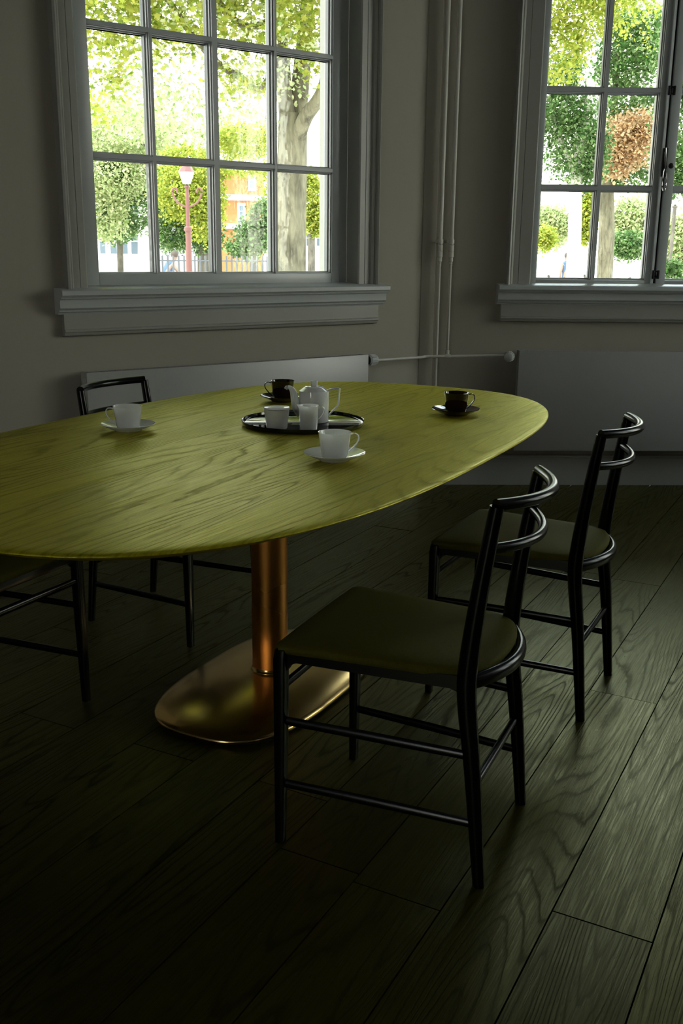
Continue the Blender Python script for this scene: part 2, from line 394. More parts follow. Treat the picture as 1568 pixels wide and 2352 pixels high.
# ------------------------------------------------------------------ windows
BARP = [(-1, 0), (-1, .008), (-1.8, .011), (-1.8, .019), (-2.5, .023), (-2.5, .034)]
def bar_profile(hw):
    e = [(-hw, 0), (-hw, .010), (-hw-.004, .013), (-hw-.004, .028), (-hw-.009, .032), (-hw-.009, .058)]
    return e+[(-x, y) for x, y in e[::-1]]
def vbar(w, u, hw, z0, z1, name='glazing_bar', y=.08):
    return MB().prism([(u+a, y+c) for a, c in bar_profile(hw)], z0, z1, 'z').build(name, 'sash', w, sharp=25)
def hbar(w, z, hw, ua, ub, name='glazing_bar', y=.08):
    return MB().prism([(y+c, z+a) for a, c in bar_profile(hw)], ua, ub, 'x').build(name, 'sash', w, sharp=25)
def bead(b, ua, ub, za, zb, y, d=.009, e=.058):
    """stepped bead round the inside of one pane opening"""
    for (x0, x1, z0, z1) in ((ua, ua+d, za, zb), (ub-d, ub, za, zb), (ua+d, ub-d, za, za+d), (ua+d, ub-d, zb-d, zb)):
        b.box(x0, x1, y+.030, y+e, z0, z1)
    d2 = d*.45
    for (x0, x1, z0, z1) in ((ua, ua+d2, za, zb), (ub-d2, ub, za, zb), (ua+d2, ub-d2, za, za+d2), (ua+d2, ub-d2, zb-d2, zb)):
        b.box(x0, x1, y+.012, y+.030, z0, z1)
def casing_side(w, u_out, u_in, s, z0, z1):
    """s=+1: opening lies at larger u. architrave with an outer roll, flat band and jamb lining"""
    p = [(u_out-s*.002, 0), (u_out-s*.002, -.052), (u_out+s*.006, -.058), (u_out+s*.014, -.052), (u_out+s*.016, -.040), (u_out+s*.022, -.040), (u_out+s*.026, -.034), (u_out+s*.030, -.030),
         (u_out+s*.034, -.020), (u_out+s*.060, -.020), (u_out+s*.062, -.017), (u_out+s*.064, -.020), (u_in-s*.006, -.020), (u_in, -.014), (u_in, .079), (u_in-s*.03, .079), (u_in-s*.03, 0)]
    MB().prism(p, z0, z1, 'z').build('casing', 'trim', w, sharp=22)
def sill_parts(w, ua, ub):
    # nosing board with two roll mouldings below it
    p = [(.08, 1.083), (-.085, 1.072), (-.094, 1.066), (-.094, 1.050), (-.086, 1.043), (-.078, 1.043), (-.076, 1.036), (-.066, 1.031), (-.062, 1.024), (-.062, .998), (-.056, .992), (-.050, .990), (-.046, .982), (-.034, .978), (-.030, .972), (.02, .972), (.08, .972)]
    MB().prism(p, ua, ub, 'x').build('sill', 'sash', w, sharp=30)
    q = [(.0, .975), (-.030, .975), (-.030, .912), (-.037, .908), (-.037, .900), (-.030, .896), (-.026, .886), (-.018, .882), (0, .880)]
    MB().prism(q, ua+.025, ub-.025, 'x').build('apron', 'trim', w, sharp=30)
def window(name, loc, rz, hole, cas, cols, rows, hws, leaves, y=.08):
    """cols: list of (ua, ub) pane openings; rows: list of (za, zb)"""
    w = empty(name, loc, rz, kind='structure')
    ua, ub, za, zb = hole
    casing_side(w, cas[0], cas[1], 1, 1.072, 3.26); casing_side(w, cas[3], cas[2], -1, 1.072, 3.26)
    MB().box(cas[0], cas[3], -.05, 0, 3.17, 3.27, .006).build('head_casing', 'trim', w)
    MB().box(cas[1]-.03, cas[2]+.03, -.012, .079, 3.14, 3.17).build('head_casing', 'trim', w)
    sill_parts(w, cas[0]-.045, cas[3]+.045)
    # sash stiles and rails
    for (a, b_) in leaves['stiles']: MB().box(a, b_, y, y+.060, 1.078, 3.15, .002).build('sash_stile', 'sash', w)
    for (a, b_) in leaves['rails']:
        MB().box(a, b_, y, y+.060, 1.078, rows[0][0], .002).build('sash_rail', 'sash', w)
        MB().box(a, b_, y, y+.060, rows[-1][1], 3.15, .002).build('sash_rail', 'sash', w)
    MB().box(cas[1]-.02, cas[2]+.02, y+.060, .34, 1.02, 1.074, .004).build('outer_sill', 'stone', w)
    for u, hw in hws: vbar(w, u, hw, rows[0][0], rows[-1][1], y=y)
    for (r0_, r1_) in zip(rows, rows[1:]):
        zc = (r0_[1]+r1_[0])/2; hw = (r1_[0]-r0_[1])/2
        for a, b_ in leaves['spans']: hbar(w, zc, hw, a, b_, y=y)
    bd = MB()
    for a, b_ in cols:
        for c, d in rows:
            bead(bd, a, b_, c, d, y)
            MB().box(a+.002, b_-.002, y+.050, y+.054, c+.002, d-.002).build('pane', 'glass', w, smooth=False)
    bd.build('glazing_bead', 'sash', w, smooth=False)
    return w
rows1 = [(1.127, 1.599), (1.615, 2.103), (2.119, 2.607), (2.623, 3.095)]
c1 = [(-1.770, -1.500), (-1.486, -1.203), (-1.177, -.886), (-.872, -.559)]
w1 = window('window_1', COR, RZL, H1, (-1.957, -1.862, -.470, -.370), c1, rows1, [(-1.493, .007), (-1.190, .013), (-.879, .006)],
            dict(stiles=[(-1.862, -1.770), (-.559, -.470)], rails=[(-1.770, -.559)], spans=[(-1.770, -1.500), (-1.486, -1.203), (-1.177, -.886), (-.872, -.559)]))
rows2 = [(1.098, 1.552), (1.570, 2.026), (2.044, 2.500), (2.518, 2.974)]
c2 = [(.578, .872), (.890, 1.160), (1.268, 1.552), (1.570, 1.850)]
w2 = window('window_2', COR, RZR, H2, (.405, .534, 1.892, 2.020), c2, rows2, [(.881, .009), (1.561, .009)],
            dict(stiles=[(.534, .578), (1.160, 1.207), (1.221, 1.268), (1.850, 1.892)], rails=[(.578, 1.160), (1.268, 1.850)], spans=[(.578, .872), (.890, 1.160), (1.268, 1.552), (1.570, 1.850)]), y=.06)
# raised astragal strip on the meeting stiles and the dark gap behind it
MB().box(1.186, 1.196, .050, .062, 1.082, 3.14, .003).build('astragal', 'sash', w2); MB().box(1.205, 1.223, .078, .11, 1.078, 3.15).build('rebate', 'dark', w2)
# espagnolette latch: keep plate, pull handle, knob; hinge-like keeps on the crack
lt = MB().box(1.196, 1.222, .046, .058, 1.62, 1.76, .003).build('latch', 'iron', w2)
MB().tube(spline([(1.209, .040, 1.665), (1.199, .030, 1.64), (1.197, .026, 1.57), (1.207, .026, 1.545), (1.217, .026, 1.57), (1.215, .030, 1.64), (1.209, .040, 1.665)], 6), .0032, 8).build('pull_handle', 'chrome', lt)
MB().tube([(1.207, .05, 1.76), (1.207, .038, 1.70), (1.209, .036, 1.66)], .005, 8).build('lever', 'chrome', lt)
kb = MB().lathe([(0, 0), (.007, .001), (.007, .012), (.013, .016), (.014, .022), (.010, .028), (0, .030)], 20, (0, 0, 0), 'y').build('knob', 'iron', lt); kb.location = (1.237, .052, 1.672); kb.rotation_euler = (PI, 0, 0)
for z in (2.035, 1.128):
    h = MB().box(1.196, 1.206, .044, .060, z-.022, z+.022, .002).box(1.222, 1.232, .044, .060, z-.022, z+.022, .002).build('keep', 'iron', w2)
    MB().tube([(1.206, .05, z+.016), (1.222, .05, z+.016)], .004, 8).tube([(1.206, .05, z-.016), (1.222, .05, z-.016)], .004, 8).build('keep_pin', 'iron', h)
# east windows (outside the frame): the same timber in a simple form
for i, (ua, ub, za, zb) in enumerate(HE):
    w = empty('window_%d' % (i+3), pE, -PI/2, kind='structure')
    fr = MB().box(ua, ua+.05, .08, .13, za, zb).box(ub-.05, ub, .08, .13, za, zb).box(ua, ub, .08, .13, za, za+.06).box(ua, ub, .08, .13, zb-.05, zb).build('sash_frame', 'sash', w)
    for q in (1, 2, 3): vb = vbar(w, ua+(ub-ua)*q/4, .008, za+.05, zb-.05)
    for q in (1, 2, 3): hbar(w, za+(zb-za)*q/4, .008, ua+.05, ub-.05)
    MB().box(ua+.05, ub-.05, .115, .119, za+.06, zb-.05).build('pane', 'glass', w, smooth=False)

# ------------------------------------------------------------------ radiators and pipes
def radiator(loc, rz, u0, u1, label, valve_at, n_slots):
    r = empty('radiator', loc, rz, label=label, cat='radiator')
    y0, y1 = -.105, -.030; z0, z1 = .207, .738
    b = MB().box(u0, u1, y0, y0+.010, z0, z1, .004).build('front_panel', 'rad', r)
    MB().box(u0+.004, u0+.012, y0+.008, y1, z0+.02, z1-.002, .002).build('side_panel', 'rad', r)
    MB().box(u1-.012, u1-.004, y0+.008, y1, z0+.02, z1-.002, .002).build('side_panel', 'rad', r)
    MB().box(u0+.012, u1-.012, y1-.008, y1, z0+.01, z1-.03, .002).build('back_panel', 'rad', r)
    g = MB().box(u0+.012, u1-.012, y0+.009, y0+.015, z1-.012, z1-.003).box(u0+.012, u1-.012, y1-.006, y1, z1-.012, z1-.003)
    n = int((u1-u0)/.0125)
    for i in range(n):
        x = u0+.015+i*(u1-u0-.03)/n; g.box(x, x+.006, y0+.015, y1-.006, z1-.010, z1-.004)
    g.build('top_grille', 'rad', r, smooth=False)
    MB().box(u0+.2, u0+.24, y1, 0, .30, .62).build('wall_bracket', 'rad', r); MB().box(u1-.24, u1-.2, y1, 0, .30, .62).build('wall_bracket', 'rad', r)
    return r
radA = radiator(COR, RZL, -1.925, -.462, 'long low white panel radiator under the left window, mostly behind the table', 1, 0)
radB = radiator(COR, RZR, .478, 2.45, 'wide white panel radiator under the right window behind the chairs', -1, 0)
MB().lathe([(0, 0), (.012, 0), (.012, .02), (.017, .022), (.017, .032), (.006, .034), (.006, .040), (0, .040)], 20, (-1.925, -.070, .700), 'x').build('bleed_valve', 'knob', radA)
radA_cap = [o for o in C.objects if o.name.startswith('bleed_valve')][0]
def trv(parent, loc, rot):
    """thermostatic head: ribbed drum, end cap, collar; axis +x"""
    v = MB().lathe([(0, 0), (.013, 0), (.013, .012), (.019, .014), (.022, .020)], 24, axis='x').build('valve_body', 'iron', parent); v.location = loc; v.rotation_euler = rot
    d = MB().lathe([(.020, .018), (.0245, .026), (.0250, .060), (.022, .070), (.015, .074), (0, .074)], 36, axis='x').build('valve_head', 'knob', v)
    rb = MB()
    for i in range(20):
        a = 2*PI*i/20; c, s_ = math.cos(a), math.sin(a)
        rb.add([(x, r*c-q*s_, r*s_+q*c) for x in (.028, .060) for r, q in ((.0245, -.0026), (.0278, -.0018), (.0278, .0018), (.0245, .0026))], [(0, 1, 5, 4), (1, 2, 6, 5), (2, 3, 7, 6), (0, 3, 2, 1), (4, 5, 6, 7)])
    rb.build('rib_ring', 'knob', v, smooth=False)
    return v
trv(radA, (-.458, -.070, .706), (0, 0, 0)); trv(radB, (.441, -.062, .708), (0, 0, math.radians(-110)))
wl = lambda u, y, z: Matrix.Rotation(RZL, 4, 'Z') @ Vector((u, y, 0))+COR+Vector((0, 0, z))
wr = lambda u, y, z: Matrix.Rotation(RZR, 4, 'Z') @ Vector((u, y, 0))+COR+Vector((0, 0, z))
def coupling(b, p, z, rt_, rb_):
    b.lathe([(rt_, z+.055), (rt_+.003, z+.053), (rt_+.003, z+.022), (rt_+.001, z+.021), (rt_+.003, z+.019), (rt_+.003, z-.006), (rt_, z-.009), (rt_, z-.028), (rb_+.002, z-.031), (rb_+.002, z-.040), (rb_+.0005, z-.042), (rb_+.002, z-.044), (rb_+.001, z-.054), (rb_, z-.056)], 20, p)
def riser(p, ztop, zbot, lab, r1, r2):
    e = empty('riser_pipe', (p.x, p.y, zbot), label=lab, cat='pipe')
    MB().tube([(0, 0, 1.20-zbot), (0, 0, 2.3-zbot), (0, 0, ztop-zbot)], r1, 16).build('upper_pipe', 'pipe', e)
    MB().tube([(0, 0, 0), (0, 0, 1.16-zbot)], r2, 14).build('lower_pipe', 'pipe', e)
    b = MB(); coupling(b, (0, 0, 0), 1.215-zbot, r1, r2); b.build('coupling', 'pipe', e)
    q = MB().lathe([(r1, 1.275-zbot), (r1+.004, 1.275-zbot), (r1+.004, 1.295-zbot), (r1, 1.295-zbot)], 16); d = (wr(0, 0, 0)-wr(0, -1, 0)).normalized()
    q.tube([d*.012+Vector((0, 0, 1.285-zbot)), d*.050+Vector((0, 0, 1.285-zbot))], .005, 8)
    q.box(-r1-.014, -r1, -.006, .006, 1.277-zbot, 1.293-zbot); q.build('clamp', 'pipe', e)
    return e
p1 = wr(.050, -.052, 0); p2 = wr(.108, -.052, 0)
rA = riser(p1, ZC, .0, 'thicker white heating pipe running down the wall corner to the floor', .0122, .0078)
rB = riser(p2, ZC, .700, 'thin white heating pipe right of the corner pipe, ending at the crosswise pipe', .0112, .0066)
b = MB().lathe([(.0066, .035), (.010, .033), (.010, .016), (.012, .014), (.012, .0), (.008, -.002)], 16); b.build('elbow', 'pipe', rB)
hp = empty('cross_pipe', wr(.06, -.06, .703), label='thin white pipe running crosswise around the corner between the two radiator valves', cat='pipe')
pp = [wl(-.395, -.070, .702), wl(-.20, -.066, .702), wl(-.09, -.070, .702), wr(-.0, -.078, .703), wr(.12, -.072, .704), wr(.25, -.066, .707), wr(.33, -.062, .708), wr(.432, -.060, .708)]
o = MB().tube([p-wr(.06, -.06, .703) for p in spline(pp, 5)], .0072, 12).build('pipe', 'pipe', hp)
b = MB(); q = wr(.108, -.072, .704)-wr(.06, -.06, .703); b.lathe([(.0095, -.016), (.0105, -.014), (.0105, .014), (.0095, .016)], 16, q, 'x'); b.build('tee_fitting', 'pipe', hp)

# ------------------------------------------------------------------ the table
TA = math.radians(62.87); TC = (-.204, 2.676)
tb = empty('dining_table', (TC[0], TC[1], 0), TA, label='large oval oak table stained olive green on a copper column and domed base', cat='table')
NT = 180; prof = [(.30, .748), (.10, .748), (.030, .748), (.008, .7478), (.003, .7465), (.0004, .7445), (.0, .7425), (.002, .7405), (.040, .724), (.10, .716), (.30, .714)]
rings_ = []
def table_ring(off, z):
    return [(x*(1-off/1.159)*1, y*(1-off/.640)*1, z) for x, y in (sup(1.162, .643, 2.9, 2*PI*i/NT) for i in range(NT))]
b = MB().rings([table_ring(o_, z) for o_, z in prof]); b.build('tabletop', 'top', tb, sharp=50)
# base: low dome over a superelliptical foot, with an under rim
NB = 96
def base_ring(k, z): return [(x*k, y*k, z) for x, y in (sup(.398, .230, 2.9, 2*PI*i/NB) for i in range(NB))]
bp_ = [(.93, .001), (.965, .001), (.97, .008)]
b = MB().rings([base_ring(k, z) for k, z in bp_]); b.build('base_rim', 'dark', tb)
b = MB().rings([base_ring(k, z) for k, z in [(.965, .008), (.992, .008), (1.0, .011), (1.0, .015), (.992, .019), (.96, .0255), (.90, .0315), (.80, .0385), (.65, .0455), (.5, .050), (.3, .053), (.12, .0542)]]); b.build('base', 'brass', tb, sharp=60)
MB().lathe([(.0515, .052), (.0515, .716)], 64).build('column', 'copper', tb)
MB().lathe([(.0585, .0530), (.058, .0550), (.0560, .0562), (.0535, .0585), (.0520, .064)], 64).build('collar', 'brass', tb)
MB().lathe([(.11, .708), (.11, .716), (.06, .716)], 40).build('mounting_plate', 'iron', tb)

# ------------------------------------------------------------------ chairs
def make_chair(label):
    c = empty('dining_chair', label=label, cat='chair', group='black chairs around the table')
    zs = .455
    # front legs with slightly rounded square section
    for s in (1, -1):
        def sq(x, y, z, a): 
            r = a*.35; o = []
            for cx_, cy_, a0 in ((1, 1, 0), (-1, 1, 90), (-1, -1, 180), (1, -1, 270)):
                for t in (0, 45, 90):
                    an = math.radians(a0+t); o.append((x+cx_*(a-r)+r*math.cos(an), y+cy_*(a-r)+r*math.sin(an), z))
            return o
        y = s*.196
        MB().rings([sq(.002, y+s*.002, 0, .0095), sq(0, y, .25, .0125), sq(-.001, y, .425, .0135), sq(-.003, y-s*.001, .446, .0125), sq(-.006, y-s*.003, .452, .009)]).build('leg', 'chairw', c)
        # back leg and post in one sweep: splays back below, rakes back above the seat
        path = spline([(-.432, s*.170, 0), (-.408, s*.168, .24), (-.388, s*.165, .40), (-.389, s*.165, .48), (-.404, s*.165, .62), (-.428, s*.164, .788)], 6)
        n = len(path)
        rad = []
        for p in path:
            z = p.z; t = max(0, 1-abs(z-.43)/.43)
            rad.append((.0105+.004*t, .0125+.0075*t))
        MB().tube(path, rad, 14, upv=(1, 0, 0)).build('back_post', 'chairw', c)
        # side apron rail with fillet blocks
        ya, yb = s*.190, s*.160
        b = MB(); P = [(-.006, .446), (-.384, .446), (-.384, .402), (-.372, .412), (-.355, .418), (-.035, .420), (-.022, .414), (-.014, .400), (-.006, .400)]
        v = [(x, (ya+(yb-ya)*(-x/.384))-s*.000+d, z) for d in (-.009, .009) for x, z in P]; m = len(P)
        b.add(v, [(i, (i+1) % m, m+(i+1) % m, m+i) for i in range(m)]+[tuple(range(m))[::-1], tuple(range(m, 2*m))])
        b.build('side_rail', 'chairw', c)
        for z, q in ((.286, 0), (.140, 1)):
            xr = -.398 if z > .2 else -.412
            MB().tube([(0, s*.195, z), (xr*.5, s*.182, z-.001), (xr, s*.168, z-.004)], [(.0065, .0095), (.0070, .0105), (.0065, .0095)], 10).build('stretcher', 'chairw', c)
    MB().tube([(0, -.19, .360), (0, 0, .360), (0, .19, .360)], (.0070, .0105), 10, upv=(0, 0, 1)).build('stretcher', 'chairw', c)
    MB().tube([(-.408, -.165, .213), (-.409, 0, .213), (-.408, .165, .213)], [(.0085, .0085)]*3, 12).build('stretcher', 'chairw', c)
    MB().box(-.010, .010, -.19, .19, .415, .446, .003).build('front_rail', 'chairw', c)
    arc = lambda x0, bul, y, e=2.0: x0-bul*(1-abs(y/.165)**e)
    ys = [-.165+.33*i/24 for i in range(25)]
    MB().tube([(arc(-.385, .058, y), y, .432) for y in ys], [(.0125, .0165)]*25, 14).build('rear_rail', 'chairw', c)
    MB().tube([(arc(-.427, .062, y), y, .791-.004*(1-(y/.165)**2)) for y in ys], [(.0122, .0118)]*25, 16).build('top_rail', 'chairw', c)
    for s in (1, -1): pass
    MB().tube([(arc(-.416, .058, y), y, .706-.006*(1-(y/.165)**2)) for y in ys], [(.0098, .0105)]*25, 16).build('back_rail', 'chairw', c)
    # upholstered seat
    ol = []
    for i in range(9): a = math.radians(-90+i*90/8); ol.append((-.006+.016*math.cos(a)*1.0, -.186+.016*(math.sin(a)+0)))
    pts = [(.012, -.194), (.014, -.10), (.014, 0), (.014, .10), (.012, .194), (.0, .207), (-.10, .197), (-.20, .188), (-.30, .179), (-.365, .166)]
    for i in range(1, 12):
        a = PI*i/12; pts.append((-.372-.058*math.sin(a), .158*math.cos(a)))
    pts += [(-.365, -.166), (-.30, -.179), (-.20, -.188), (-.10, -.197), (0, -.207)]
    cxs = -.19
    R_ = []
    for k, z in [(.93, .436), (.985, .440), (1.0, .446), (.998, .453), (.980, .4580), (.94, .4610), (.80, .4645), (.5, .467), (.2, .468)]:
        R_.append([(cxs+(x-cxs)*k, y*k, z-.004*max(0, (x+.06))*5*(1 if k > .9 else .6)) for x, y in pts])
    MB().rings(R_).build('seat', 'seat', c, sharp=70)
    return c
ch = make_chair('nearest black wooden chair on the right side, its back toward the camera side')
index_kids(ch)
CH = [((-.042, 2.058), 156, None), ((.350, 2.808), 153, 'farther black chair on the right side, standing in front of the wide radiator'),
      ((-.392, 3.130), -27, 'black chair on the far side of the table, its top rail seen above the tabletop'),
      ((-.803, 2.375), -26, 'black chair at the left picture edge, only its legs seen under the table')]
for (p, a, lab) in CH:
    o = ch if lab is None else copy_tree(ch)
    if lab: o['label'] = lab
    o.location = (p[0], p[1], 0); o.rotation_euler = (0, 0, math.radians(a))

# ------------------------------------------------------------------ tableware
ZT = .748
def strap(pts, w, t): return [(w/2, t/2)]*len(pts)
def make_cup(m, name, label, grp=None):
    c = empty(name, label=label, cat='cup', group=grp)
    MB().lathe([(0, .003), (.0245, .003), (.026, 0), (.0275, 0), (.0295, .003), (.0318, .008), (.0392, .061), (.0398, .0625), (.0388, .0628), (.0376, .061), (.0302, .010), (.026, .0065), (0, .006)], 64).build('bowl', m, c, sharp=60)
    h = spline([(.0375, 0, .0545), (.048, 0, .0575), (.0565, 0, .0530), (.0585, 0, .0440), (.0545, 0, .0340), (.045, 0, .0230), (.0345, 0, .0130)], 7)
    MB().tube(h, [(.0042, .0018)]*len(h), 10, upv=(0, 1, 0) if False else (1, 0, .01)).build('handle', m, c)
    return c
def make_saucer(m, name, label, grp=None):
    s = MB().lathe([(0, .002), (.030, .002), (.032, 0), (.036, 0), (.038, .003), (.055, .010), (.073, .0185), (.0745, .0195), (.0738, .0205), (.056, .0135), (.036, .0075), (.030, .0062), (0, .006)], 72).build(name, m, label=label, cat='saucer', group=grp, sharp=60)
    return s
cw = make_cup('white', 'coffee_cup', 'white porcelain cup at the front of the table, right of the tray'); index_kids(cw)
cb = make_cup('black', 'coffee_cup', 'dark brown glazed cup beside the teapot, behind the tray'); index_kids(cb)
sw = make_saucer('white', 'saucer', 'white saucer under the white cup in front of the tray'); sb = make_saucer('black', 'saucer', 'dark glazed saucer behind the tray, next to the teapot spout')
def put(cup, sau, x, y, ang, l1=None, l2=None):
    if l1: cup = copy_tree(cup); cup['label'] = l1; sau = copy_tree(sau); sau['label'] = l2
    sau.location = (x, y, ZT); cup.location = (x, y, ZT+.0064); cup.rotation_euler = (0, 0, math.radians(ang))
for a in (cw, cb): a['group'] = 'cups set on the table'
for a in (sw, sb): a['group'] = 'saucers under the cups'
put(cw, sw, -.018, 2.323, 12); put(cb, sb, -.200, 3.270, 186)
put(cw, sw, -.592, 2.695, 188, 'white porcelain cup at the left, near the chair with its rail above the tabletop', 'white saucer under the left white cup')
put(cb, sb, .350, 3.025, 10, 'dark brown glazed cup alone near the right tip of the table', 'dark glazed saucer under the cup near the right tip of the table')
# tray
tr = MB().lathe([(0, 0), (.168, 0), (.174, .002), (.1765, .006), (.1775, .0135), (.1765, .0145), (.1748, .0138), (.1738, .007), (.170, .005), (0, .005)], 96).build('serving_tray', 'tray', label='round black lacquered tray with a raised rim under the teapot', cat='tray', sharp=50)
TX, TY = -.114, 2.826; tr.location = (TX, TY, ZT); ZR = ZT+.0052
# teapot
tp = empty('teapot', (-.083, 2.842, ZR), math.radians(4), label='tall white porcelain teapot with curved spout and angular handle', cat='teapot')
MB().lathe([(0, .003), (.037, .003), (.039, 0), (.041, .001), (.0425, .005), (.0432, .050), (.0432, .088), (.0428, .0905), (.0395, .0925), (.029, .0995), (.0272, .1005), (.0262, .0985), (0, .097)], 72).build('body', 'white', tp, sharp=40)
ld = MB().lathe([(0, .0975), (.0255, .0975), (.0262, .1005), (.0255, .1025), (.018, .1035), (0, .1040)], 56).build('lid', 'white', tp, sharp=50)
MB().rings([[(x*k, y*k2, z) for x, y in (sup(.0100, .0048, 5, 2*PI*i/32) for i in range(32))] for k, k2, z in ((.92, .92, .1035), (.95, .95, .106), (1.02, 1.02, .117), (1.0, 1.0, .1185), (.9, .85, .1190))]).build('knob', 'white', ld, sharp=50)
sp = spline([(-.036, 0, .024), (-.050, 0, .042), (-.0555, 0, .066), (-.060, 0, .086), (-.068, 0, .0975), (-.0775, 0, .0995), (-.0815, 0, .0945)], 6)
MB().tube(sp, [(.0125-.0075*min(1, i/(len(sp)*.75)), .0160-.0105*min(1, i/(len(sp)*.75))) for i in range(len(sp))], 16, upv=(0, 0, 1) if False else (1, 0, .2)).build('spout', 'white', tp, sharp=60)
hd = [(.038, .0, .0905), (.052, 0, .0945), (.0700, 0, .0975), (.0738, 0, .0965), (.0735, 0, .090), (.0722, 0, .064), (.0705, 0, .050), (.066, 0, .043), (.042, 0, .018)]
MB().tube(hd, [(.0062, .0028)]*len(hd), 12, upv=(1, 0, .35)).build('handle', 'white', tp, sharp=60)
# creamer
cr = empty('creamer', (-.093, 2.700, ZR), math.radians(3), label='small white porcelain milk jug in front of the teapot', cat='jug')
prof_c = [(.0, .002, 0), (.0205, .002, 0), (.0215, .0, 0), (.0235, .003, 0), (.0262, .060, .2), (.0272, .0685, 1), (.0268, .0695, 1), (.0258, .0685, 1), (.0248, .060, .2), (.0218, .008, 0), (.0, .005, 0)]
rg = []
for r, z, q in prof_c:
    ring = []
    for i in range(64):
        a = 2*PI*i/64; dd = (a-PI); ex_ = math.exp(-(dd/.30)**2)*q; rr = r+(.0065*ex_ if r > .01 else 0); ring.append((rr*math.cos(a), rr*math.sin(a)*(1), z+.002*ex_))
    rg.append(ring)
MB().rings(rg).build('body', 'white', cr, sharp=60)
h = spline([(.0250, 0, .0600), (.034, 0, .0655), (.0415, 0, .0620), (.0425, 0, .0545), (.038, 0, .0430), (.031, 0, .0340), (.0245, 0, .0290)], 6)
MB().tube(h, [(.0034, .0016)]*len(h), 10, upv=(1, 0, .01)).build('handle', 'white', cr)
# sugar bowl
sg = empty('sugar_bowl', (-.183, 2.722, ZR), label='white porcelain sugar bowl with a flat lid at the left of the milk jug', cat='bowl')
MB().lathe([(0, .002), (.026, .002), (.0275, 0), (.0293, .003), (.0355, .0535), (.0360, .055), (.034, .055)], 64).build('bowl', 'white', sg, sharp=60)
MB().lathe([(.0345, .0555), (.0362, .0560), (.0364, .0590), (.0352, .0602), (.0330, .0590), (.018, .0580), (0, .0578)], 64).build('lid', 'white', sg, sharp=60)

# ------------------------------------------------------------------ outside
GZ = -.55     # street level below the room floor
def at(px, py, d):      # world point seen in direction (px, py) at a horizontal range d
    v = fw+rt*((px-784)/FOC)-up*((py-1176)/FOC); return Vector((v.x, v.y, v.z))*(d/math.hypot(v.x, v.y))+Vector((0, 0, CAM_H))
MB().box(-120, 120, -60, 150, GZ-.3, GZ).build('ground', 'paving', smooth=False, kind='structure')
LEAF = np.array([(0, -.5), (-.14, -.18), (-.5, -.12), (-.30, .06), (-.36, .36), (-.12, .22), (0, .55), (.12, .22), (.36, .36), (.30, .06), (.5, -.12), (.14, -.18)])
LEAF6 = np.array([(0, -.5), (-.45, -.05), (-.2, .4), (.0, .55), (.3, .35), (.42, -.1)])
def leaves(name, centers, size, m, parent, shape=LEAF6, droop=.5, **kw):
    n = len(centers); k = len(shape)
    a = RNG.uniform(0, 2*PI, n); tilt = RNG.normal(0, .7, n)+droop; sz = size*RNG.uniform(.6, 1.25, n)
    ux = np.stack([np.cos(a), np.sin(a), np.zeros(n)], 1); w = np.stack([-np.sin(a)*np.cos(tilt), np.cos(a)*np.cos(tilt), -np.sin(tilt)], 1)
    roll = RNG.uniform(-.6, .6, n)[:, None]; nn = np.cross(ux, w); ux = ux*np.cos(roll)+nn*np.sin(roll)
    V = centers[:, None, :]+(ux[:, None, :]*shape[None, :, :1]+w[:, None, :]*shape[None, :, 1:])*sz[:, None, None]
    me = bpy.data.meshes.new(name); me.vertices.add(n*k); me.vertices.foreach_set('co', V.reshape(-1).astype(np.float32))
    me.loops.add(n*k); me.loops.foreach_set('vertex_index', np.arange(n*k, dtype=np.int32)); me.polygons.add(n)
    me.polygons.foreach_set('loop_start', np.arange(0, n*k, k, dtype=np.int32)); me.update(calc_edges=True); me.validate()
    me.materials.append(M[m]); o = bpy.data.objects.new(name, me); return link(o, parent, kind='stuff', **kw)
def cloud(blobs, n, shell=.55):
    """blobs: (centre, (rx, ry, rz)); leaves sit in small bunches"""
    vol = np.array([b[1][0]*b[1][1]*b[1][2] for b in blobs])**.7; pr = vol/vol.sum(); out_ = []
    per = 7; nb = max(1, n//per)
    idx = RNG.choice(len(blobs), nb, p=pr)
    for i in idx:
        c, r = blobs[i]; d = RNG.normal(size=3); d /= np.linalg.norm(d); q = RNG.uniform(shell, 1)**.6
        p = np.array(c)+d*np.array(r)*q; out_.append(p+RNG.normal(0, min(r)*.10+.05, (per, 3)))
    return np.concatenate(out_)
def tree(name, base, limbs, rad_bark, m_bark, sets, label):
    """limbs: (path relative to base, r0, r1); first is the trunk. sets: (blobs rel to world, count, size, material)"""
    t = empty(name, base, label=label, cat='tree')
    for i, (path, a, b_) in enumerate(limbs):
        P = spline([Vector(p)-Vector(base) for p in path], 6); n = len(P)
        MB().tube(P, [(a+(b_-a)*j/(n-1),)*2 for j in range(n)], 14 if i == 0 else 10, upv=(.3, 1, .1)).build('trunk' if i == 0 else 'branch', m_bark, t, sharp=80)
    for blobs, cnt, size, m in sets:
        cnt = cnt if cnt > 14000 or size > .25 else int(cnt*1.7); c = cloud(blobs, cnt); size = size if cnt > 14000 and name == 'street_tree' and size < .09 or size > .25 else size*.68; o = leaves('foliage', c-np.array(base), size, m, t, LEAF if name == 'street_tree' and cnt > 14000 else LEAF6)
    return t
def B(px, py, d, rx, rz, ry=None):     # a leafy bunch centred in that direction; radii in pixels at its range
    p = at(px, py, d); s = d/FOC; return ((p.x, p.y, p.z), (rx*s, (ry or rx)*s, rz*s))
def G(px, d):                            # foot on the street in that direction
    p = at(px, 600, d); return Vector((p.x, p.y, GZ))
